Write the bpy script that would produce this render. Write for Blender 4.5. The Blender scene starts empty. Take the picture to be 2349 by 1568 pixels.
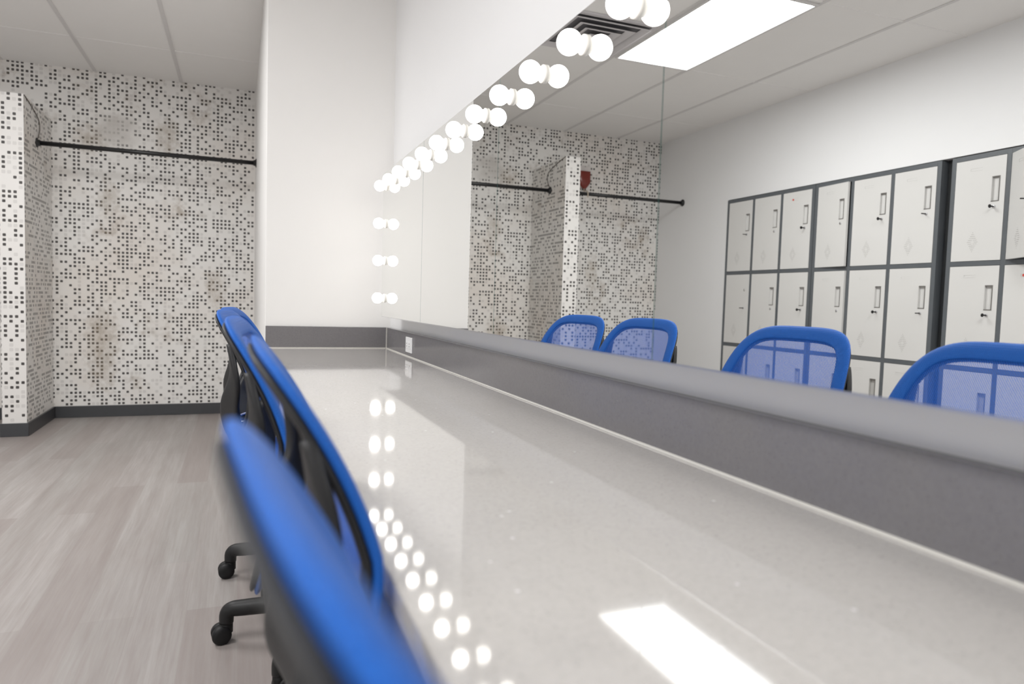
import bpy, bmesh, math, random
from mathutils import Vector, Matrix
random.seed(7)
S = 1.035
scene = bpy.context.scene
COL = scene.collection
PI = math.pi

# ------------------------------------------------------------------ helpers
def link(name, bm, mat, parent=None, smooth=False, loc=None):
    me = bpy.data.meshes.new(name)
    bm.normal_update()
    bm.to_mesh(me); bm.free()
    o = bpy.data.objects.new(name, me)
    if mat is not None:
        for m in (mat if isinstance(mat, (list, tuple)) else [mat]):
            me.materials.append(m)
    if smooth:
        for p in me.polygons: p.use_smooth = True
    COL.objects.link(o)
    if parent: o.parent = parent
    if loc: o.location = loc
    return o

def thing(name, label, cat, loc=(0, 0, 0), rz=0.0, group=None):
    o = bpy.data.objects.new(name, None)
    o.empty_display_size = .1
    COL.objects.link(o); o.location = loc; o.rotation_euler = (0, 0, rz)
    o['label'] = label; o['category'] = cat
    if group: o['group'] = group
    return o

def tag(o, label, cat, group=None):
    o['label'] = label; o['category'] = cat
    if group: o['group'] = group
    return o

def structure(o, label=None):
    o['kind'] = 'structure'
    if label: o['label'] = label
    return o

def kids(o): return [c for c in COL.objects if c.parent == o]

def copy_tree(o, parent=None):
    c = o.copy(); COL.objects.link(c)
    c.parent = parent
    for k in kids(o): copy_tree(k, c)
    return c

def box(bm, x0, x1, y0, y1, z0, z1, bev=0, seg=2, mi=0):
    v = [bm.verts.new((x, y, z)) for z in (z0, z1) for y in (y0, y1) for x in (x0, x1)]
    q = [(0, 2, 3, 1), (4, 5, 7, 6), (0, 1, 5, 4), (2, 6, 7, 3), (0, 4, 6, 2), (1, 3, 7, 5)]
    fs = [bm.faces.new([v[i] for i in f]) for f in q]
    for f in fs: f.material_index = mi
    if bev:
        es = set()
        for f in fs: es.update(f.edges)
        r = bmesh.ops.bevel(bm, geom=list(es), offset=bev, segments=seg, profile=.5, affect='EDGES')
        for f in r['faces']: f.material_index = mi
    return fs

def cyl(bm, p0, p1, r0, r1=None, n=20, cap=True):
    p0, p1 = Vector(p0), Vector(p1); r1 = r0 if r1 is None else r1
    d = (p1 - p0).normalized()
    a = d.orthogonal().normalized(); b = d.cross(a)
    L = [[bm.verts.new(p + r * (math.cos(2 * PI * i / n) * a + math.sin(2 * PI * i / n) * b)) for i in range(n)]
         for p, r in ((p0, r0), (p1, r1))]
    for i in range(n):
        bm.faces.new((L[0][i], L[0][(i + 1) % n], L[1][(i + 1) % n], L[1][i]))
    if cap:
        bm.faces.new(L[0][::-1]); bm.faces.new(L[1])

def lathe(bm, prof, origin, axis, n=28):
    """prof: list of (radius, distance along axis)"""
    o = Vector(origin); d = Vector(axis).normalized()
    a = d.orthogonal().normalized(); b = d.cross(a)
    rings = []
    for r, t in prof:
        if r < 1e-6: rings.append([bm.verts.new(o + d * t)])
        else: rings.append([bm.verts.new(o + d * t + r * (math.cos(2 * PI * i / n) * a + math.sin(2 * PI * i / n) * b)) for i in range(n)])
    for A, B in zip(rings, rings[1:]):
        for i in range(n):
            j = (i + 1) % n
            if len(A) == 1 and len(B) == 1: continue
            if len(A) == 1: bm.faces.new((A[0], B[j], B[i]))
            elif len(B) == 1: bm.faces.new((A[i], A[j], B[0]))
            else: bm.faces.new((A[i], A[j], B[j], B[i]))

def loft(bm, rings, closed=False, cap=True):
    """rings: lists of points, same length"""
    R = [[bm.verts.new(p) for p in r] for r in rings]
    n = len(R[0])
    pairs = list(zip(R, R[1:])) + ([(R[-1], R[0])] if closed else [])
    for A, B in pairs:
        for i in range(n):
            j = (i + 1) % n
            bm.faces.new((A[i], A[j], B[j], B[i]))
    if cap and not closed:
        bm.faces.new(R[0][::-1]); bm.faces.new(R[-1])

def catmull(P, per=6, closed=False):
    P = [Vector(p) for p in P]; n = len(P); out = []
    for i in range(n if closed else n - 1):
        if closed: a, b, c, d = P[i - 1], P[i], P[(i + 1) % n], P[(i + 2) % n]
        else: a, b, c, d = P[max(i - 1, 0)], P[i], P[i + 1], P[min(i + 2, n - 1)]
        for k in range(per):
            t = k / per
            out.append(.5 * ((2 * b) + (c - a) * t + (2 * a - 5 * b + 4 * c - d) * t * t + (3 * b - a - 3 * c + d) * t ** 3))
    if not closed: out.append(P[-1])
    return out

def tube(bm, pts, r, n=12):
    pts = [Vector(p) for p in pts]; rings = []
    up = None
    for i, p in enumerate(pts):
        d = (pts[min(i + 1, len(pts) - 1)] - pts[max(i - 1, 0)]).normalized()
        if up is None: up = d.orthogonal().normalized()
        up = (up - d * up.dot(d)).normalized(); b = d.cross(up)
        rr = r[i] if isinstance(r, (list, tuple)) else r
        rings.append([p + rr * (math.cos(2 * PI * k / n) * up + math.sin(2 * PI * k / n) * b) for k in range(n)])
    loft(bm, rings)

# ------------------------------------------------------------------ materials
class N:
    def __init__(s, name):
        s.m = bpy.data.materials.new(name); s.m.use_nodes = True
        s.t = s.m.node_tree; s.n = s.t.nodes
        s.b = s.n['Principled BSDF']; s.out = s.n['Material Output']
    def new(s, typ, **kw):
        x = s.n.new(typ)
        for k, v in kw.items(): setattr(x, k, v)
        return x
    def math(s, op, a, b=None, c=None):
        x = s.n.new('ShaderNodeMath'); x.operation = op
        for i, v in enumerate((a, b, c)):
            if v is None: continue
            if isinstance(v, (int, float)): x.inputs[i].default_value = v
            else: s.t.links.new(v, x.inputs[i])
        return x.outputs[0]
    def ln(s, a, b): s.t.links.new(a, b)
    def mix(s, f, a, b, blend='MIX'):
        x = s.n.new('ShaderNodeMix'); x.data_type = 'RGBA'; x.blend_type = blend
        for i, v in ((0, f), (6, a), (7, b)):
            if isinstance(v, (int, float)): x.inputs[i].default_value = v
            elif isinstance(v, tuple): x.inputs[i].default_value = (*v[:3], 1)
            else: s.t.links.new(v, x.inputs[i])
        return x.outputs[2]
    def noise(s, vec, scale, detail=3, rough=.5):
        x = s.n.new('ShaderNodeTexNoise'); x.inputs['Scale'].default_value = scale
        x.inputs['Detail'].default_value = detail; x.inputs['Roughness'].default_value = rough
        if vec is not None: s.t.links.new(vec, x.inputs['Vector'])
        return x.outputs['Fac']
    def ramp(s, f, stops):
        x = s.n.new('ShaderNodeValToRGB'); e = x.color_ramp.elements
        while len(e) < len(stops): e.new(.5)
        for k, (p, c) in zip(e, stops):
            k.position = p; k.color = (*c, 1) if isinstance(c, tuple) else (c, c, c, 1)
        s.t.links.new(f, x.inputs[0]); return x.outputs[0]
    def objco(s): return s.n.new('ShaderNodeTexCoord').outputs['Object']
    def mapping(s, v, scale=(1, 1, 1), rot=(0, 0, 0), loc=(0, 0, 0)):
        x = s.n.new('ShaderNodeMapping'); s.t.links.new(v, x.inputs['Vector'])
        x.inputs['Scale'].default_value = scale; x.inputs['Rotation'].default_value = rot; x.inputs['Location'].default_value = loc
        return x.outputs[0]
    def bump(s, h, strength=.2, dist=.01):
        x = s.n.new('ShaderNodeBump'); x.inputs['Strength'].default_value = strength; x.inputs['Distance'].default_value = dist
        s.t.links.new(h, x.inputs['Height']); s.t.links.new(x.outputs[0], s.b.inputs['Normal'])
    def set(s, color=None, rough=None, metal=None, spec=None):
        if color is not None:
            if isinstance(color, tuple): s.b.inputs['Base Color'].default_value = (*color, 1)
            else: s.t.links.new(color, s.b.inputs['Base Color'])
        if rough is not None:
            if isinstance(rough, (int, float)): s.b.inputs['Roughness'].default_value = rough
            else: s.t.links.new(rough, s.b.inputs['Roughness'])
        if metal is not None: s.b.inputs['Metallic'].default_value = metal
        if spec is not None: s.b.inputs['Specular IOR Level'].default_value = spec
        return s

def plain(name, color, rough=.5, metal=0, var=.04, scale=30, bump=0, spec=None):
    k = N(name); co = k.objco(); f = k.noise(co, scale)
    lo = tuple(max(0, c * (1 - var)) for c in color); hi = tuple(min(1, c * (1 + var)) for c in color)
    k.set(k.mix(f, lo, hi), rough, metal, spec)
    if bump: k.bump(k.noise(co, scale * 8, 2), bump, .002)
    return k.m

M = {}
M['wall'] = plain('painted_wall', (.86, .85, .835), .55, var=.012, scale=3, bump=.04)
M['wall_grey'] = plain('painted_wall_cool', (.84, .84, .845), .55, var=.012, scale=3, bump=.04)
M['ceiling'] = plain('ceiling_tile', (.88, .868, .85), .9, var=.015, scale=6, bump=.05)
M['tbar'] = plain('ceiling_bar_paint', (.70, .685, .675), .6)
M['tbar_pale'] = plain('ceiling_cross_bar_paint', (.87, .858, .84), .9)
M['baseboard'] = plain('charcoal_vinyl_base', (.050, .052, .057), .42)
M['black_rod'] = plain('black_metal', (.012, .012, .013), .32)
M['black_plastic'] = plain('black_plastic', (.012, .012, .0125), .45, bump=.05, scale=60, spec=.3)
M['dark_plastic'] = plain('charcoal_plastic', (.019, .019, .020), .45, bump=.05, scale=60, spec=.32)
M['rubber'] = plain('rubber', (.009, .009, .0095), .5, spec=.3)
M['chrome'] = plain('chrome', (.75, .75, .77), .12, 1)
M['locker_white'] = plain('locker_white_enamel', (.69, .682, .665), .38, var=.01, scale=4)
M['locker_grey'] = plain('locker_grey_enamel', (.105, .115, .125), .4, var=.03, scale=6)
M['locker_gap'] = plain('locker_gap_shade', (.02, .022, .024), .7)
M['handle'] = plain('handle_plastic', (.50, .49, .47), .4)
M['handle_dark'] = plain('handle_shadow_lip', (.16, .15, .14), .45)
M['red'] = plain('red_sticker', (.62, .07, .05), .6)
M['caulk'] = plain('caulk', (.72, .70, .65), .5)
M['white_plastic'] = plain('white_plastic', (.80, .80, .80), .35)
M['porcelain'] = plain('white_porcelain', (.82, .80, .76), .3)
M['vent'] = plain('vent_white_metal', (.62, .60, .61), .5)
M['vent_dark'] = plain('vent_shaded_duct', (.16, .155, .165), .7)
M['slot'] = plain('dark_slot', (.02, .02, .02), .6)
M['alu'] = plain('aluminium', (.75, .75, .76), .28, 1)
M['tan_tube'] = plain('tan_tube', (.50, .42, .33), .4)
M['pouch_red'] = plain('red_liquid', (.20, .028, .018), .25)
M['cord'] = plain('thin_grey_cord', (.11, .09, .075), .6)

# blue fabrics -----------------------------------------------------------
BLUE = (.02, .17, .8)
def weave(k, period):
    uv = k.new('ShaderNodeUVMap', uv_map='UVMap').outputs[0]
    sp = k.new('ShaderNodeSeparateXYZ'); k.ln(uv, sp.inputs[0])
    w = 2 * PI / period
    a = k.math('SINE', k.math('MULTIPLY', k.math('ADD', sp.outputs[0], sp.outputs[1]), w * .7071))
    b = k.math('SINE', k.math('MULTIPLY', k.math('SUBTRACT', sp.outputs[0], sp.outputs[1]), w * .7071))
    return k.math('MULTIPLY', a, b)
k = N('blue_mesh_fabric')
wv = weave(k, .0062)
mask = k.math('GREATER_THAN', k.math('ABSOLUTE', wv), .43)      # open holes
k.set(k.mix(k.noise(k.objco(), 90), (.020, .17, .80), (.028, .20, .90)), .65)
k.b.inputs['Sheen Weight'].default_value = .2
tl = k.new('ShaderNodeBsdfTranslucent'); tl.inputs['Color'].default_value = (*BLUE, 1)
m1 = k.new('ShaderNodeMixShader'); m1.inputs[0].default_value = .35
k.ln(k.b.outputs[0], m1.inputs[1]); k.ln(tl.outputs[0], m1.inputs[2])
tr = k.new('ShaderNodeBsdfTransparent'); m2 = k.new('ShaderNodeMixShader')
k.ln(mask, m2.inputs[0]); k.ln(m1.outputs[0], m2.inputs[1]); k.ln(tr.outputs[0], m2.inputs[2])
k.ln(m2.outputs[0], k.out.inputs['Surface']); M['mesh'] = k.m
k = N('blue_mesh_rim')
wv = weave(k, .0062)
k.set(k.mix(k.math('MULTIPLY', k.math('ABSOLUTE', wv), .55), (.012, .122, .50), (.005, .066, .33)), .6, None, .25)
k.b.inputs['Sheen Weight'].default_value = .03
k.bump(wv, .25, .001); M['rim'] = k.m
M['seat_blue'] = plain('blue_seat_fabric', (.018, .11, .50), .75, var=.15, scale=400, bump=.2)

# quartz -----------------------------------------------------------------
def quartz(name, base, rough, flecks=True):
    k = N(name); co = k.objco()
    f = k.noise(co, 140, 4, .6); g = k.noise(co, 9, 3)
    c = k.mix(f, tuple(x * .86 for x in base), tuple(x * 1.14 for x in base))
    c = k.mix(k.math('MULTIPLY', g, .22), c, tuple(x * .8 for x in base))
    v = k.new('ShaderNodeTexVoronoi'); v.inputs['Scale'].default_value = 260; k.ln(co, v.inputs['Vector'])
    sp = k.new('ShaderNodeSeparateColor'); k.ln(v.outputs['Color'], sp.inputs[0])
    dk = k.math('MULTIPLY', k.math('GREATER_THAN', sp.outputs[0], .93), k.math('LESS_THAN', v.outputs['Distance'], .4))
    c = k.mix(k.math('MULTIPLY', dk, .35), c, tuple(x * .45 for x in base))
    v2 = k.new('ShaderNodeTexVoronoi'); v2.inputs['Scale'].default_value = 60; k.ln(co, v2.inputs['Vector'])
    s2 = k.new('ShaderNodeSeparateColor'); k.ln(v2.outputs['Color'], s2.inputs[0])
    wt = k.math('MULTIPLY', k.math('GREATER_THAN', s2.outputs[0], .975), k.math('LESS_THAN', v2.outputs['Distance'], .16))
    c = k.mix(k.math('MULTIPLY', wt, .7), c, (.85, .85, .87))
    k.set(c, rough); k.b.inputs['IOR'].default_value = 1.55
    return k.m
M['quartz'] = quartz('light_grey_quartz', (.52, .50, .48), .05)
M['quartz_shaded'] = quartz('shaded_quartz', (.175, .168, .174), .14)  # same stone as the counter, shade on splash and apron put into its grey

# mirror -----------------------------------------------------------------
k = N('mirror_silver'); k.set((.90, .91, .90), 0.0, 1)
M['mirror'] = k.m
k = N('mirror_glass_edge'); k.set((.10, .22, .20), .15); M['glass_edge'] = k.m

# lights -----------------------------------------------------------------
def emit(name, color, strength):
    k = N(name); e = k.new('ShaderNodeEmission'); e.inputs[0].default_value = (*color, 1); e.inputs[1].default_value = strength
    k.ln(e.outputs[0], k.out.inputs['Surface']); return k.m
M['bulb'] = emit('lit_globe_bulb', (1.0, .955, .90), 13)
M['lens_bright'] = emit('lit_troffer_lens', (1.0, .985, .965), 30)
M['lens_soft'] = emit('lit_troffer_lens_side', (.97, .985, 1.0), 22)

# vinyl plank floor -------------------------------------------------------
k = N('grey_vinyl_plank'); co = k.objco()
mp = k.mapping(co, rot=(0, 0, PI / 2))
br = k.new('ShaderNodeTexBrick'); k.ln(mp, br.inputs['Vector'])
br.offset = .37; br.offset_frequency = 2
br.inputs['Scale'].default_value = 1; br.inputs['Mortar Size'].default_value = .0012
br.inputs['Brick Width'].default_value = 1.22; br.inputs['Row Height'].default_value = .152
br.inputs['Color1'].default_value = (0, 0, 0, 1); br.inputs['Color2'].default_value = (1, 1, 1, 1); br.inputs['Mortar'].default_value = (.4, .4, .4, 1)
br.inputs['Bias'].default_value = 0
bw = k.new('ShaderNodeRGBToBW'); k.ln(br.outputs['Color'], bw.inputs[0])
gr = k.noise(k.mapping(co, scale=(19, 1.1, 1)), 1.0, 5, .62)
gr2 = k.noise(k.mapping(co, scale=(90, 3.5, 1)), 1.0, 4, .6)
base = k.ramp(bw.outputs[0], [(0, (.325, .288, .275)), (.35, (.36, .332, .318)), (.65, (.38, .364, .35)), (1, (.41, .383, .37))])
c = k.mix(k.ramp(gr, [(.36, 0.0), (.62, 1.0)]), k.mix(.5, base, (.245, .21, .198)), base)
c = k.mix(k.math('MULTIPLY', k.ramp(gr2, [(.35, 1.0), (.6, 0.0)]), .32), c, (.27, .225, .205))
k.set(c, .42); k.bump(gr2, .06, .002); M['floor'] = k.m

# dotted mosaic wall paper ------------------------------------------------
def dotted(name, ax, pitch=.0306, base=(.84, .825, .80), stain=True):
    k = N(name); co = k.objco(); sp = k.new('ShaderNodeSeparateXYZ'); k.ln(co, sp.inputs[0])
    u = k.math('DIVIDE', sp.outputs[ax], pitch); v = k.math('DIVIDE', sp.outputs[2], pitch)
    cu, cv = k.math('FLOOR', u), k.math('FLOOR', v)
    def cellnoise(a, b):
        cb = k.new('ShaderNodeCombineXYZ')
        for i, q in enumerate((a, b)):
            if isinstance(q, (int, float)): cb.inputs[i].default_value = q
            else: k.ln(q, cb.inputs[i])
        w = k.new('ShaderNodeTexWhiteNoise', noise_dimensions='3D'); k.ln(cb.outputs[0], w.inputs['Vector']); return w.outputs['Value']
    r = cellnoise(cu, cv); rc = cellnoise(cu, 777.0); rr = cellnoise(777.0, cv)
    # runs: now and then a cell copies the one above or beside it
    r_up = cellnoise(cu, k.math('FLOOR', k.math('MULTIPLY', cv, .5)))
    r = k.math('ADD', k.math('MULTIPLY', r, .72), k.math('MULTIPLY', r_up, .28))
    thr = k.math('ADD', .385, k.math('ADD', k.math('MULTIPLY', rc, .14), k.math('MULTIPLY', rr, .05)))
    dark = k.math('LESS_THAN', r, thr)
    pale = k.math('MULTIPLY', k.math('GREATER_THAN', r, thr), k.math('LESS_THAN', r, .60))
    fu = k.math('ABSOLUTE', k.math('SUBTRACT', k.math('FRACT', u), .5)); fv = k.math('ABSOLUTE', k.math('SUBTRACT', k.math('FRACT', v), .5))
    d = k.math('POWER', k.math('ADD', k.math('POWER', fu, 5), k.math('POWER', fv, 5)), .2)
    dot = k.math('LESS_THAN', d, .30); big = k.math('LESS_THAN', d, .36)
    c = base
    c = k.mix(k.math('MULTIPLY', k.math('MULTIPLY', pale, big), .30), c, (.40, .38, .365))
    dk = k.mix(rr, (.022, .018, .016), (.040, .034, .031))
    c2 = k.mix(k.math('MULTIPLY', k.math('MULTIPLY', dark, dot), .96), c, dk)
    if stain:
        big_n = k.noise(co, 1.35, 4, .6)
        c2 = k.mix(k.math('MULTIPLY', k.ramp(big_n, [(.46, 0.0), (.68, 1.0)]), .40), c2, (.84, .74, .655), 'MULTIPLY')
        fine = k.noise(co, 7, 6, .7); mid = k.noise(co, 2.6, 3, .6)
        st = k.math('MULTIPLY', k.ramp(fine, [(.48, 0.0), (.66, 1.0)]), k.ramp(mid, [(.56, 0.0), (.66, 1.0)]))
        c2 = k.mix(k.math('MULTIPLY', st, .62), c2, (.27, .20, .13))
        if ax == 0:
            def blob(cx, cz, rx, rz):
                return k.math('ADD', k.math('POWER', k.math('DIVIDE', k.math('SUBTRACT', sp.outputs[0], cx), rx), 2),
                              k.math('POWER', k.math('DIVIDE', k.math('SUBTRACT', sp.outputs[2], cz), rz), 2))
            # rubbed pale patch where the print has worn away
            q = k.math('ADD', blob(-.93, 2.29, .22, .17), k.math('MULTIPLY', k.noise(co, 9, 4), 1.6))
            c2 = k.mix(k.math('MULTIPLY', k.ramp(k.math('MULTIPLY', q, .5), [(.40, 1.0), (.85, 0.0)]), .85), c2, (.60, .575, .545))
            for cx, cz, rx, rz in ((-.55, 2.28, .13, .22), (-1.10, 2.22, .15, .16), (-1.02, .55, .16, .5), (-.18, 1.05, .1, .22), (-.97, 1.75, .12, .2), (-2.05, 1.35, .1, .25)):
                q = k.math('ADD', blob(cx, cz, rx, rz), k.math('MULTIPLY', k.noise(co, 16, 5, .75), 2.6))
                c2 = k.mix(k.math('MULTIPLY', k.ramp(k.math('MULTIPLY', q, .4), [(.42, 1.0), (.80, 0.0)]), .50), c2, (.30, .23, .15))
    k.set(c2, .5); k.bump(dot, .05, .001)
    return k.m
M['dot_x'] = dotted('dotted_mosaic_print', 0)
M['dot_front'] = dotted('dotted_mosaic_print_divider', 0, .0325, stain=False, base=(.80, .78, .755))
M['dot_y'] = dotted('dotted_mosaic_print_side', 1)

# ------------------------------------------------------------------ layout
XW, XWALL, XS, XM = .127, .772, .747, .670
ZC, ZL, ZMB, ZMT, ZCEIL = .759, .872, .940, 1.648, 2.742
YE, YM, YT = 3.782, 3.525, 6.443
XC1, XC2, YC, ZCT = -1.361, -1.505, 5.690, 2.332
YR, ZR = 6.019, 2.072
XL = -2.83
XF = .142
YB = -2.6

# room shell -------------------------------------------------------------
bm = bmesh.new(); box(bm, XL - .6, 1.0, YB - .1, YT + .15, -.1, 0); structure(link('floor', bm, M['floor']), 'grey brown wood-look vinyl plank floor')
bm = bmesh.new(); box(bm, XL - .6, 1.0, YB - .1, YT + .15, ZCEIL, ZCEIL + .12); structure(link('ceiling', bm, M['ceiling']), 'off-white suspended ceiling of large tiles')
bm = bmesh.new(); box(bm, XL - .6, XW, YT, YT + .12, 0, ZCEIL); structure(link('wall_back', bm, M['dot_x']), 'white wall with black mosaic dots and brown stains')
bm = bmesh.new(); box(bm, XW, 1.0, YE, YT + .12, 0, ZCEIL, .003); structure(link('wall_end', bm, M['wall']), 'plain white wall at the end of the counter')
bm = bmesh.new(); box(bm, XWALL, XWALL + .12, YB, YE, 0, ZCEIL); structure(link('wall_right', bm, M['wall_grey']), 'white wall carrying the mirror')
bm = bmesh.new(); box(bm, XL - .6, 1.0, YB - .1, YB, 0, ZCEIL); structure(link('wall_front', bm, M['wall']))
LT = 2.008
LY0, LY1 = 2.085, 5.306
bm = bmesh.new()
box(bm, XL - .12, XL, YB, YT, LT + .004, ZCEIL)
box(bm, XL - .12, XL, LY1 + .004, YT, 0, LT + .004)
box(bm, XL - .12, XL, YB, LY0 - .004, 0, LT + .004)
box(bm, XL - .55, XL - .53, LY0 - .1, LY1 + .1, 0, LT + .1)
structure(link('wall_left', bm, M['wall_grey']), 'pale wall with a recess for the lockers')

# dotted divider between the hanging bays
bm = bmesh.new(); f = box(bm, XC2, XC1, YC, YT, 0, ZCT)
for q in f:
    n = q.normal if q.normal.length else None
bm.normal_update()
for q in bm.faces: q.material_index = 0 if abs(q.normal.y) > .5 else (1 if abs(q.normal.x) > .5 else 2)
structure(link('wall_divider', bm, [M['dot_front'], M['dot_y'], M['wall']]), 'short dotted divider wall between the two hanging rods')

def baseb(name, x0, x1, y0, y1, lab):
    bm = bmesh.new(); box(bm, x0, x1, y0, y1, 0, .093, .003)
    structure(link(name, bm, M['baseboard']), lab)
T = .012
baseb('baseboard_back', XC1 + T, XW - T, YT - T, YT, 'charcoal vinyl baseboard under the dotted wall')
baseb('baseboard_divider_side', XC1, XC1 + T, YC, YT, 'charcoal baseboard on the divider side')
baseb('baseboard_divider_front', XC2 - T, XC1 + T, YC - T, YC, 'charcoal baseboard on the divider end')
baseb('baseboard_bay', XL, XC2, YT - T, YT, 'charcoal baseboard in the second bay')
baseb('baseboard_end', XW - T, XW, YE, YT, 'charcoal baseboard on the white end wall return')
baseb('baseboard_left', XL, XL + T, LY1 + .01, YT - T, 'charcoal baseboard beside the lockers')

# suspended ceiling bars
GX = [-.447 + .6155 * k for k in range(-3, 2)]
GY = [3.103 + 1.268 * k for k in range(-4, 3)]
bm = bmesh.new()
for x in GX:
    if x < .72: box(bm, x - .012, x + .012, YB, YT if x < XW - .05 else YE, ZCEIL - .0045, ZCEIL + .001)
structure(link('trim_1', bm, M['tbar']), 'painted ceiling grid main bars')
bm = bmesh.new()
for y in GY:
    box(bm, XL, XWALL if y < YE else XW, y - .009, y + .009, ZCEIL - .0035, ZCEIL + .001)
structure(link('trim_2', bm, M['tbar_pale']), 'pale ceiling grid cross bars')

# ------------------------------------------------------------------ ceiling lights and vent
def troffer(y0, y1, x0, x1, label):
    t = thing('ceiling_light', label, 'ceiling light', ((x0 + x1) / 2, (y0 + y1) / 2, ZCEIL), 0, 'ceiling lights in the tile grid')
    w, h = (x1 - x0) / 2, (y1 - y0) / 2; fr = .016
    bm = bmesh.new()
    for a in ((-w, w, -h, -h + fr), (-w, w, h - fr, h), (-w, -w + fr, -h + fr, h - fr), (w - fr, w, -h + fr, h - fr)):
        box(bm, *a, -.014, 0, .002)
    link('frame', bm, M['tbar'], t)
    bm = bmesh.new()
    a, b = w - fr, h - fr
    # lens of two long facets: a lower bright one, a softer sloping one
    v = [bm.verts.new(p) for p in ((-a, -b, -.006), (.03, -b, -.012), (a, -b, -.006), (-a, b, -.006), (.03, b, -.012), (a, b, -.006))]
    f1 = bm.faces.new((v[0], v[3], v[4], v[1])); f2 = bm.faces.new((v[1], v[4], v[5], v[2])); f1.material_index = 1
    bm.normal_update()
    for f in bm.faces:
        if f.normal.z > 0: f.normal_flip()
    link('lens', bm, [M['lens_bright'], M['lens_soft']], t)
    return t
troffer(3.125, 4.362, -1.672, -1.075, 'long lit ceiling panel seen in the mirror above the lockers')
troffer(.59, 1.825, -1.672, -1.075, 'lit ceiling panel above the middle of the room')
troffer(-1.945, -.71, -1.672, -1.075, 'lit ceiling panel at the room end behind the camera')

t = thing('air_vent', 'square white louvred air diffuser in the ceiling near the lit panel', 'air vent', (-.754, 4.06, ZCEIL))
def sq_ring(bm, a, b, za, zb):
    A = [bm.verts.new((sx * a, sy * a, za)) for sx, sy in ((-1, -1), (1, -1), (1, 1), (-1, 1))]
    B = [bm.verts.new((sx * b, sy * b, zb)) for sx, sy in ((-1, -1), (1, -1), (1, 1), (-1, 1))]
    for i in range(4):
        j = (i + 1) % 4; bm.faces.new((A[i], A[j], B[j], B[i]))
bm = bmesh.new()
for f in ((-.296, .296, -.296, -.262), (-.296, .296, .262, .296), (-.296, -.262, -.262, .262), (.262, .296, -.262, .262)): box(bm, *f, -.012, 0, .002)
link('frame', bm, M['vent'], t)
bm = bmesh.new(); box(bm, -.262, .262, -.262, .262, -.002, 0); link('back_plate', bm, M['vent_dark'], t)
for a in (.222, .150, .085):
    bm = bmesh.new()
    sq_ring(bm, a + .042, a, -.026, -.006); sq_ring(bm, a + .042, a + .030, -.026, -.028); sq_ring(bm, a + .030, a - .004, -.028, -.008)
    link('louvre', bm, M['vent'], t)
bm = bmesh.new(); box(bm, -.06, .06, -.06, .06, -.034, -.028, .002); link('centre_plate', bm, M['vent'], t)

# ------------------------------------------------------------------ counter
CY0, CY1 = -1.3, YE - .001
t = thing('countertop', 'long light grey polished quartz counter under the mirror', 'counter', (0, 0, 0))
bm = bmesh.new(); box(bm, XF, XWALL - .001, CY0, CY1, ZC - .03, ZC, .0025, 2); link('slab', bm, M['quartz'], t)
bm = bmesh.new(); box(bm, XF + .001, XF + .022, CY0, CY1, ZC - .115, ZC - .0305, .002); o = link('apron', bm, M['quartz_shaded'], t); o['label'] = 'front apron with shade put into its grey'
bm = bmesh.new(); box(bm, XS, XWALL - .0005, CY0, YE - .0215, ZC + .0005, ZL, .0012, 2)
bs = tag(link('backsplash', bm, M['quartz_shaded']), 'long grey quartz backsplash along the mirror wall', 'backsplash')
bm = bmesh.new(); box(bm, XS - .004, XS - .0002, CY0, YE - .025, ZC + .0004, ZC + .004); box(bm, XS - .003, XS - .0002, YE - .0245, YE - .0215, ZC + .0004, ZL); link('caulk_line', bm, M['caulk'], bs)
bm = bmesh.new(); box(bm, XW + .002, XWALL - .001, YE - .0205, YE - .0005, ZC + .0005, ZL, .002, 2)
ss = tag(link('side_splash', bm, M['quartz_shaded']), 'short grey quartz splash along the white end wall', 'backsplash')
bm = bmesh.new(); box(bm, XW + .002, XS - .005, YE - .0245, YE - .0207, ZC + .0004, ZC + .004); link('caulk_line', bm, M['caulk'], ss)

t = thing('wall_outlet', 'white wall outlet in the grey backsplash near the corner', 'outlet', (XS, 3.21, .815))
bm = bmesh.new(); box(bm, -.006, 0, -.062, .062, -.036, .036, .0025); link('cover_plate', bm, M['white_plastic'], t)
for y in (-.026, .026):
    bm = bmesh.new(); box(bm, -.0085, -.005, y - .020, y + .020, -.017, .017, .003); q = link('socket_face', bm, M['white_plastic'], t)
    bm = bmesh.new()
    for z in (-.006, .006): box(bm, -.0092, -.0080, y - .005, y + .006, z - .001, z + .001)
    link('slot', bm, M['slot'], q)

# ------------------------------------------------------------------ mirror
bm = bmesh.new(); box(bm, XM + .0065, XWALL - .0005, -.63, YM - .02, ZMB + .012, ZMT - .006)
tag(link('mirror_box', bm, M['wall_grey']), 'shallow white box on the wall behind the mirror panels', 'mirror box')
SE = [YM, 2.706, 1.853, 1.038, .21, -.62]
PL = ['mirror panel at the far end beside the white end wall', 'second mirror panel from the white end wall, reflecting dotted wall',
      'third mirror panel from the white end wall, reflecting two chairs', 'mirror panel reflecting the lockers',
      'mirror panel at the near end of the counter']
for i in range(5):
    y1, y0 = SE[i] - .0012, SE[i + 1] + .0012
    t = thing('wall_mirror', 'frameless ' + PL[i], 'mirror', (XM, (y0 + y1) / 2, ZMB), 0, 'mirror panels over the counter')
    h = (y1 - y0) / 2
    bm = bmesh.new(); box(bm, 0, .006, -h, h, 0, ZMT - ZMB)
    bm.normal_update()
    for f in bm.faces: f.material_index = 0 if f.normal.x < -.5 else 1
    link('glass', bm, [M['mirror'], M['glass_edge']], t)
bm = bmesh.new(); box(bm, XM - .0015, XM + .0062, -.63, YM, ZMB - .003, ZMB - .0002)
tag(link('mirror_channel', bm, M['alu']), 'thin metal channel along the bottom of the mirror', 'mirror channel')

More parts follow.
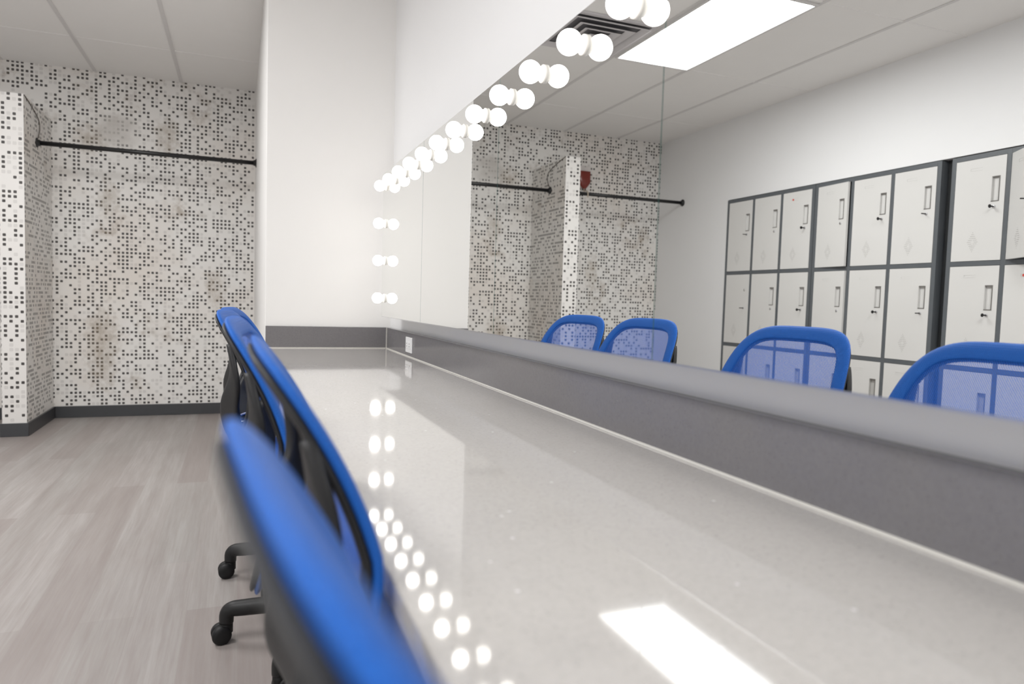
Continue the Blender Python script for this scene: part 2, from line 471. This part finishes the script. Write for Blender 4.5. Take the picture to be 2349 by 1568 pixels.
ORD = ['first', 'second', 'third', 'fourth', 'fifth', 'sixth', 'seventh', 'eighth', 'ninth', 'tenth', 'eleventh', 'twelfth', 'thirteenth', 'fourteenth', 'fifteenth', 'sixteenth', 'seventeenth']
def bulb0():
    t = thing('globe_bulb', '', 'light bulb', (0, 0, 0), 0, 'globe bulbs around the mirror')
    bm = bmesh.new(); lathe(bm, [(0, 0), (.021, 0), (.021, .006), (.0165, .008), (.0165, .0135), (.015, .014), (0, .014)], (0, 0, 0), (-1, 0, 0))
    link('socket', bm, M['porcelain'], t, True)
    R, c = .026, .036
    pr = [(.0125, .0135), (.0135, .0155)]
    a0 = math.acos(-.80)
    for i in range(15):
        a = a0 - a0 * i / 14
        pr.append((R * math.sin(a) if i < 14 else 0, c + R * -math.cos(a) * -1 if False else c - R * math.cos(PI - a)))
    bm = bmesh.new(); lathe(bm, pr, (0, 0, 0), (-1, 0, 0)); link('globe', bm, M['bulb'], t, True)
    return t
B0 = bulb0(); used = False
def place_bulb(y, z, label):
    global used
    o = copy_tree(B0) if used else B0
    used = True
    o.location = (XM, y, z); o['label'] = label
for i in range(17):
    place_bulb(3.425 - .2085 * i, 1.572, 'lit globe bulb, %s from the end wall in the mirror top row' % ORD[i])
for z, w in ((1.393, 'topmost'), (1.213, 'middle one'), (1.030, 'lowest')):
    place_bulb(3.436, z, 'lit globe bulb, %s of three down the mirror far side' % w)

# ------------------------------------------------------------------ hanging rods
def rod(x0, x1, label):
    t = thing('closet_rod', label, 'clothes rod', ((x0 + x1) / 2, YR, ZR)); h = (x1 - x0) / 2
    bm = bmesh.new(); cyl(bm, (-h, 0, 0), (h, 0, 0), .0165, n=20); link('bar', bm, M['black_rod'], t, True)
    for s in (-1, 1):
        bm = bmesh.new(); lathe(bm, [(0, 0), (.034, 0), (.034, .006), (.024, .010), (.022, .022), (.0165, .023)], (s * h, 0, 0), (-s, 0, 0)); link('end_flange', bm, M['black_rod'], t, True)
rod(XC1, XW, 'black hanging rod between the dotted divider and the white wall')
rod(XL, XC2, 'black hanging rod between the dotted divider and the locker wall')

# red pouch hung in the second bay, its tube looped over the rod
PX, PY, PZ = -1.90, 6.385, 2.285
t = thing('hanging_pouch', 'clear pouch of dark red liquid hung on the dotted wall', 'pouch', (PX, PY, PZ))
k = N('clear_pouch_film'); k.set((.85, .80, .78), .15); k.b.inputs['Alpha'].default_value = .62; M['film'] = k.m
def pillow(bm, w, z0, z1, d, taper):
    rings = []
    for i in range(9):
        f = i / 8; z = z0 + (z1 - z0) * f
        ww = w * (taper + (1 - taper) * min(1, f * 3.0)); dd = d * math.sin(PI * (.12 + .76 * f)) + .002
        rings.append([(ww * math.copysign(abs(math.cos(a)) ** .6, math.cos(a)), dd * math.sin(a), z) for a in [2 * PI * j / 20 for j in range(20)]])
    loft(bm, rings)
bm = bmesh.new(); pillow(bm, .066, -.10, .075, .022, .30); link('liquid', bm, M['pouch_red'], t, True)
bm = bmesh.new(); pillow(bm, .069, .072, .125, .010, 1.0); link('top_seal', bm, M['film'], t, True)
bm = bmesh.new(); tube(bm, catmull([(0, 0, -.10), (.03, -.06, -.135), (.11, -.25, -.165), (.150, YR - PY, ZR - PZ + .0245), (.155, YR - PY - .0245, ZR - PZ), (.155, YR - PY - .022, ZR - PZ - .035)], 8), .006, 8)
link('tube', bm, M['tan_tube'], t, True)
bm = bmesh.new(); cyl(bm, (0, .058, .118), (0, -.012, .118), .004, n=10); link('hook', bm, M['black_rod'], t, True)

# thin cord from the divider top down to the rod
pts = catmull([(XC1 + .003, 5.70, 2.328), (XC1 + .004, 5.90, 2.29), (XC1 + .005, 6.06, 2.24), (XC1 + .006, 6.075, 2.17), (XC1 + .006, 6.02, 2.095)], 8)
bm = bmesh.new(); tube(bm, pts, .003, 8); tag(link('thin_cord', bm, M['cord'], None, True), 'thin dark cord running down the divider side to the rod', 'cord')

# ------------------------------------------------------------------ lockers
DZ = [(.058, .686), (.714, 1.331), (1.359, 1.978)]      # door openings, bottom row first
def diamond(bm, y, z, x):
    pts = []
    for i in range(-5, 6):
        for j in range(-5, 6):
            if 2 <= abs(i) + abs(j) <= 5: pts.append((i, j))
    for i, j in pts:
        cy_, cz = y + i * .0062, z + j * .0115
        r = .0017
        vs = [bm.verts.new((x, cy_ + r * math.cos(a), cz + r * math.sin(a))) for a in (0, PI / 3, 2 * PI / 3, PI, 4 * PI / 3, 5 * PI / 3)]
        bm.faces.new(vs)
def locker(y1, label, setback=0.0, opens={}, nohandle=(), stickers={}, width=1.045):
    """y1: far side; local +x faces the room; local y runs from 0 (far side) to -width"""
    t = thing('locker_cabinet', label, 'locker cabinet', (XL + .006 - setback, y1, 0), 0, 'grey framed lockers of nine white doors')
    D = .45
    st = .028; mid = .026
    bm = bmesh.new()
    box(bm, -D, -.02, -width, -width + .0015, 0, 2.006); box(bm, -D, -.02, -.0015, 0, 0, 2.006)
    box(bm, -D, -.02, -width, 0, 2.0045, 2.006); box(bm, -D, -D + .0015, -width, 0, 0, 2.006)
    box(bm, -.02, 0, -width, -width + st, 0, 2.006, .001); box(bm, -.02, 0, -st, 0, 0, 2.006, .001)
    cw = (width - 2 * st - 2 * mid) / 3
    for i in (1, 2):
        y = -st - i * cw - (i - 1) * mid
        box(bm, -.02, 0, y - mid, y, 0, 2.006, .001)
        box(bm, -D, -.02, y - mid / 2 - .0008, y - mid / 2 + .0008, 0, 2.006)
    for z0, z1 in ((0, .058), (.686, .714), (1.331, 1.359), (1.978, 2.006)):
        for i in range(3):
            ya = -st - i * (cw + mid)
            box(bm, -.02, -.0004, ya - cw, ya, z0, z1)
        box(bm, -D, -.02, -width + .002, -.002, (z0 + z1) / 2 - .001, (z0 + z1) / 2 + .001)
    link('carcass', bm, M['locker_grey'], t)
    for r in range(3):
        z0, z1 = DZ[r]
        for c in range(3):
            ya = -st - c * (cw + mid)          # hinge side (far), opening side near
            g = .0025; w = cw - 2 * g; h = z1 - z0 - 2 * g
            dr = bpy.data.objects.new('door', None)
            bm = bmesh.new()
            # door leaf in its own space: hinge at origin, leaf to -y ; recess hole for the handle left open
            hy0, hy1 = -w + .030, -w + .030 + .050
            hz0, hz1 = h * .565, h * .565 + .150
            if (r, c) in nohandle:
                box(bm, -.018, 0, -w, 0, 0, h, .0015)
            else:
                box(bm, -.018, 0, -w, hy0, 0, h, .0); box(bm, -.018, 0, hy1, 0, 0, h, .0)
                box(bm, -.018, 0, hy0, hy1, 0, hz0, .0); box(bm, -.018, 0, hy0, hy1, hz1, h, .0)
            d = link('door', bm, M['locker_white'], t)
            d.location = (.0008, ya - g, z0 + g)
            d.rotation_euler = (0, 0, opens.get((r, c), 0))
            if (r, c) in nohandle:
                bm = bmesh.new(); lathe(bm, [(0, 0), (.012, 0), (.012, .002), (0, .002)], (0, hy0 + .025, hz1 - .02), (1, 0, 0), 16); link('plug', bm, M['handle'], d, True)
            else:
                bm = bmesh.new()
                box(bm, -.016, -.013, hy0, hy1, hz0, hz1)            # recess back
                e = .0055
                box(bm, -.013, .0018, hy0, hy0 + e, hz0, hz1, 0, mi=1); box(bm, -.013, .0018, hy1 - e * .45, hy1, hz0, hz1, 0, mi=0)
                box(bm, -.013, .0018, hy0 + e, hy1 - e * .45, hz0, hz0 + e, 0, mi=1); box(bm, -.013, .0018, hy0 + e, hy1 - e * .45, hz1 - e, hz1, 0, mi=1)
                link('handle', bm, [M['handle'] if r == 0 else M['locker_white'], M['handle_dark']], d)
            ly, lz = hy0 + .028, hz0 - .030
            key = (r * 3 + c + int(y1 * 10)) % 3
            bm = bmesh.new(); lathe(bm, [(0, 0), (.0095, 0), (.0095, .004), (.007, .0055), (0, .0055)], (0, ly, lz), (1, 0, 0), 16); lk = link('lock', bm, M['chrome'], d, True)
            if key != 0:
                bm = bmesh.new()
                if key == 1: box(bm, .005, .028, ly - .002, ly + .002, lz - .004, lz + .004); lathe(bm, [(0, 0), (.011, .0), (.011, .004), (0, .004)], (.036, ly - .002, lz), (0, 1, 0), 14)
                else: box(bm, .005, .045, ly - .0015, ly + .0015, lz - .0035, lz + .0035)
                k_ = link('key', bm, M['black_plastic'], d)
            bm = bmesh.new(); diamond(bm, -w * .43, h * .185, .0006); link('vent_holes', bm, M['handle_dark'], d)
            bm = bmesh.new(); yc = -w * .42
            box(bm, 0, .0012, yc - .036, yc + .036, h * .912, h * .914); box(bm, 0, .0012, yc - .036, yc + .036, h * .888, h * .890); box(bm, 0, .0012, yc + .034, yc + .036, h * .888, h * .914)
            link('label_holder', bm, M['locker_white'], d)
            if (r, c) in stickers:
                bm = bmesh.new(); lathe(bm, [(0, 0), (.009, 0), (.009, .0006), (0, .0006)], (.0002, -w * .36, h * .90), (1, 0, 0), 10); link('sticker', bm, M['red'], d)
    return t
locker(5.304, 'locker cabinet at the far end beside the bare wall corner', nohandle={(1, 0)}, stickers={(2, 2)})
locker(4.254, 'middle locker cabinet with the far column of doors ajar', opens={(2, 0): .085, (1, 0): .055})
locker(3.148, 'locker cabinet with one top door swung wide open', setback=.012, opens={(2, 1): .62}, stickers={(1, 1)})
bm = bmesh.new(); box(bm, XL - .3, XL - .05, 3.151, 3.206, 0, LT); structure(link('gap_shade', bm, M['locker_gap']), 'dark strip put in for the shade of the gap between locker cabinets')  # dark box stands in for the shade inside the cabinet gap

# ------------------------------------------------------------------ office chairs
def prof(z):
    d = z - .70
    return -.195 - .019 * d - (1.356 * d * d if d > 0 else 0) - .25 * max(0, .79 - z)
def surf(s, z, off=0.0):
    x = prof(z)
    e = 1e-3
    tz = Vector((prof(z + e) - prof(z - e), 0, 2 * e)); ts = Vector((0, 1, 0))
    n = ts.cross(tz); n.normalize()
    if n.x < 0: n = -n
    return Vector((x, s, z)) + n * off
OUT = []
for i in range(120):
    a = 2 * PI * (i + .5) / 120
    c, q = math.cos(a), math.sin(a)
    if q > 0:
        z = .70 + .297 * q ** .274; y = .214 * math.copysign(abs(c) ** .501, c) * (1 - .601 * (z - .70))
    else:
        z = .70 - .20 * abs(q) ** .5; y = .214 * math.copysign(abs(c) ** .6, c) * (1 - .5 * (.70 - z))
    OUT.append(Vector((y, z, 0)))
# even out the spacing
L = [0]
for i in range(120): L.append(L[-1] + (OUT[(i + 1) % 120] - OUT[i]).length)
E_ = []
for k in range(110):
    t = L[-1] * k / 110
    i = max(q for q in range(120) if L[q] <= t)
    E_.append(OUT[i].lerp(OUT[(i + 1) % 120], (t - L[i]) / (L[i + 1] - L[i])))
OUT = E_
NO = len(OUT)
def inset(dist):
    r = []
    for i in range(NO):
        d = (OUT[(i + 1) % NO] - OUT[i - 1]); n = Vector((-d.y, d.x, 0)).normalized()
        if n.dot(Vector((0, .74, 0)) - OUT[i]) < 0: n = -n
        r.append(OUT[i] + n * dist)
    return r
def band(bm, din, hw, ht, off, n=12, uvl=None):
    C = inset(din); A = inset(din - hw); rings = []
    for i in range(NO):
        c = surf(C[i].x, C[i].y, off); a = surf(A[i].x, A[i].y, off)
        u = (a - c); nn = (surf(C[i].x, C[i].y, off + .01) - c).normalized()
        rings.append([c + u * math.cos(2 * PI * k / n) + nn * ht * math.sin(2 * PI * k / n) for k in range(n)])
    loft(bm, rings, closed=True)
    if uvl:
        for f in bm.faces:
            for l in f.loops: l[uvl].uv = (l.vert.co.y, l.vert.co.z * 1.05)
def ribbon(bm, path, widths, wdirs, th):
    rings = []
    P = [Vector(p) for p in path]
    for i, p in enumerate(P):
        d = (P[min(i + 1, len(P) - 1)] - P[max(i - 1, 0)]).normalized()
        w = Vector(wdirs[i]); w = (w - d * w.dot(d)).normalized(); n = d.cross(w)
        hw = widths[i] / 2
        rings.append([p + w * hw * math.copysign(abs(math.cos(a)) ** .5, math.cos(a)) + n * th / 2 * math.copysign(abs(math.sin(a)) ** .5, math.sin(a)) for a in [2 * PI * k / 16 for k in range(16)]])
    loft(bm, rings)

def make_chair():
    t = thing('office_chair', '', 'chair', (0, 0, 0), 0, 'blue mesh office chairs along the counter')
    # backrest: mesh panel, padded rim, black frame behind
    bm = bmesh.new(); uvl = bm.loops.layers.uv.new('UVMap')
    I = inset(.026); cen = Vector((0, .74, 0)); K = 12; rows = []
    for q in range(K, 0, -1):
        rows.append([bm.verts.new(surf(*(cen + (p - cen) * (q / K)).xy, -.002)) for p in I])
    cv = bm.verts.new(surf(0, .74, -.002))
    for A, B in zip(rows, rows[1:]):
        for i in range(NO): bm.faces.new((A[i], A[(i + 1) % NO], B[(i + 1) % NO], B[i]))
    for i in range(NO): bm.faces.new((rows[-1][i], rows[-1][(i + 1) % NO], cv))
    for f in bm.faces:
        for l in f.loops: l[uvl].uv = (l.vert.co.y, l.vert.co.z * 1.05)
    back = link('backrest', bm, M['mesh'], t, True); back['label'] = 'see-through blue mesh back panel'
    bm = bmesh.new(); uvl = bm.loops.layers.uv.new('UVMap'); band(bm, .0165, .0168, .0065, -.002, 14, uvl); link('rim', bm, M['rim'], back, True)
    bm = bmesh.new(); band(bm, .0185, .0150, .0055, -.0115, 12); o = link('rear_frame', bm, M['dark_plastic'], back, True)
    # support: two arms sweeping from the upper sides to a low hub standing off the back
    for s in (-1, 1):
        path = [surf(s * .166, .915, -.014), surf(s * .176, .86, -.032)]
        for z, y, x in ((.80, .170, -.262), (.74, .138, -.276), (.68, .098, -.277), (.62, .060, -.266), (.56, .034, -.250), (.50, .022, -.215)):
            path.append(Vector((x, s * y, z)))
        P = catmull(path, 5); n = len(P); W = []; D = []
        for i in range(n):
            f = i / (n - 1); W.append(.022 + .062 * math.sin(min(1, f * 1.4) * PI / 2) - .025 * max(0, f - .7) / .3)
            D.append((.75 * math.sin(f * PI), s * .9, .15))
        bm = bmesh.new(); ribbon(bm, P, W, D, .016); link('support_arm', bm, M['dark_plastic'], t, True)
    P = catmull([(-.275, 0, .635), (-.262, 0, .58), (-.232, 0, .51), (-.195, 0, .45), (-.13, 0, .415), (-.05, 0, .405)], 5)
    bm = bmesh.new(); ribbon(bm, P, [.075] * len(P), [(0, 1, 0)] * len(P), .022); link('back_spine', bm, M['black_plastic'], t, True)
    # lumbar adjuster: a chromed loop between spine and mesh
    P = catmull([(-.288, -.06, .68), (-.268, -.085, .685), (-.242, -.10, .69), (-.232, -.04, .692), (-.231, .04, .692), (-.242, .10, .69), (-.268, .085, .685), (-.288, .06, .68)], 5)
    bm = bmesh.new(); tube(bm, P, .005, 10); link('lumbar_loop', bm, M['chrome'], t, True)
    # seat
    def pad(z0, z1, sc, nose=.0):
        rings = []
        prof_ = [(z0, .80), (z0 + (z1 - z0) * .2, .95), (z0 + (z1 - z0) * .55, 1.0), (z0 + (z1 - z0) * .85, .965), (z1, .86), (z1 + .004, .55), (z1 + .004, .2)]
        for z, q in prof_:
            ring = []
            for a in [2 * PI * j / 44 for j in range(44)]:
                c, s_ = math.cos(a), math.sin(a)
                x = .235 * q * sc * math.copysign(abs(c) ** .45, c) + .035; y = .222 * q * sc * math.copysign(abs(s_) ** .45, s_)
                zz = z - (.022 * max(0, (x - .15) / .12) ** 2 if z > z0 + .01 else 0)
                ring.append((x, y, zz))
            rings.append(ring)
        bm = bmesh.new(); loft(bm, rings); return bm
    seat = link('seat', pad(.455, .512, 1.0), M['seat_blue'], t, True)
    link('seat_shell', pad(.425, .452, .95), M['black_plastic'], seat, True)
    bm = bmesh.new(); box(bm, -.11, .11, -.075, .075, .375, .428, .012, 3); mech = link('tilt_mechanism', bm, M['black_plastic'], t)
    bm = bmesh.new(); tube(bm, [(.03, -.07, .40), (.03, -.15, .398), (.03, -.21, .392), (.03, -.25, .385)], [.006, .006, .007, .010], 10); link('lever', bm, M['black_plastic'], mech, True)
    bm = bmesh.new(); lathe(bm, [(0, .09), (.030, .09), (.030, .24), (.026, .245), (.026, .25), (.014, .252), (.014, .38), (0, .38)], (0, 0, 0), (0, 0, 1), 24); link('gas_lift', bm, M['black_plastic'], t, True)
    bm = bmesh.new(); lathe(bm, [(0, .085), (.048, .085), (.052, .095), (.050, .128), (.042, .140), (0, .142)], (0, 0, 0), (0, 0, 1), 28); hub = link('base_hub', bm, M['black_plastic'], t, True)
    for i in range(5):
        a = PI + PI / 5 + i * 2 * PI / 5
        d = Vector((math.cos(a), math.sin(a), 0)); e = Vector((-d.y, d.x, 0))
        P = catmull([d * .03 + Vector((0, 0, .118)), d * .17 + Vector((0, 0, .112)), d * .268 + Vector((0, 0, .103)), d * .299 + Vector((0, 0, .099)), d * .313 + Vector((0, 0, .086)), d * .315 + Vector((0, 0, .058))], 4)
        n = len(P); R = [.026 - .006 * (j / (n - 1)) for j in range(n)]
        bm = bmesh.new(); tube(bm, P, R, 16); leg = link('leg', bm, M['black_plastic'], hub if False else t, True)
        # caster: hooded twin wheels
        sw = (.05, -.5, -.1, 2.6, 2.9)[i]
        f = Vector((math.cos(sw), math.sin(sw), 0)); g = Vector((-f.y, f.x, 0))
        c0 = d * .315 + Vector((0, 0, .0275)) + f * .014
        bm = bmesh.new()
        for sgn in (-1, 1):
            lathe(bm, [(0, .004), (.0265, .004), (.0275, .007), (.0275, .019), (.024, .024), (.012, .026), (0, .026)], c0, g * sgn, 26)
        cyl(bm, c0 - g * .006, c0 + g * .006, .012, n=14)
        cyl(bm, d * .315 + Vector((0, 0, .030)), d * .315 + Vector((0, 0, .066)), .0185, .0185, 18)
        link('caster', bm, M['rubber'], leg, True)
    return t
# back position x, y, turn, turn of the star base, height setting
CH = [(.088, 2.638, -.234, .314, -.012, 'blue mesh office chair closest to the white end wall'),
      (.084, 2.132, -.165, .3665, -.0086, 'second blue mesh office chair from the white end wall'),
      (.112, 1.388, -.104, .3665, -.0045, 'third blue mesh office chair from the white end wall'),
      (.142, .852, 0, .3665, -.0117, 'fourth blue mesh office chair from the white end wall'),
      (.127, .270, .088, .209, -.017, 'blurred blue mesh office chair at the near end of the row')]
c0 = make_chair()
chairs = [c0] + [copy_tree(c0) for _ in CH[1:]]
for o, (x, y, rz, br, dz, lab) in zip(chairs, CH):
    o.location = (x + .195 * math.cos(rz), y + .195 * math.sin(rz), 0); o.rotation_euler = (0, 0, rz); o['label'] = lab
    for q in kids(o):
        if q.name.split('.')[0] in ('leg', 'base_hub'): q.rotation_euler = (0, 0, br - rz)
        elif not q.name.startswith('gas_lift'): q.location = (0, 0, dz)

# ------------------------------------------------------------------ camera
yaw, pitch, roll, fpx = .3742, -.0587, -.0294, 1602.37
fw = Vector((math.sin(yaw) * math.cos(pitch), math.cos(yaw) * math.cos(pitch), math.sin(pitch)))
rt = Vector((math.cos(yaw), -math.sin(yaw), 0)); dn = fw.cross(rt)
c, s = math.cos(roll), math.sin(roll)
R_ = c * rt + s * dn; D_ = -s * rt + c * dn
cam = bpy.data.cameras.new('camera'); co = bpy.data.objects.new('camera', cam); COL.objects.link(co)
mw = Matrix.Identity(4)
for i in range(3):
    mw[i][0] = R_[i]; mw[i][1] = -D_[i]; mw[i][2] = -fw[i]
mw[2][3] = S
co.matrix_world = mw
cam.sensor_width = 36; cam.lens = fpx / 2349 * 36; cam.clip_start = .02
cam.dof.use_dof = True; cam.dof.focus_distance = 2.4; cam.dof.aperture_fstop = 3.3
scene.camera = co

# ------------------------------------------------------------------ world, view
w = bpy.data.worlds.new('world'); scene.world = w; w.use_nodes = True
w.node_tree.nodes['Background'].inputs[0].default_value = (.9, .93, 1, 1); w.node_tree.nodes['Background'].inputs[1].default_value = .05
vs = scene.view_settings
vs.view_transform = 'Standard'; vs.look = 'None'; vs.gamma = 1; vs.use_curve_mapping = False; vs.exposure = -.14
cy = scene.cycles
cy.use_denoising = True
cy.use_adaptive_sampling = True; cy.adaptive_threshold = .06
cy.max_bounces = 8; cy.diffuse_bounces = 5; cy.glossy_bounces = 5; cy.transparent_max_bounces = 8
cy.sample_clamp_indirect = 4; cy.blur_glossy = .6
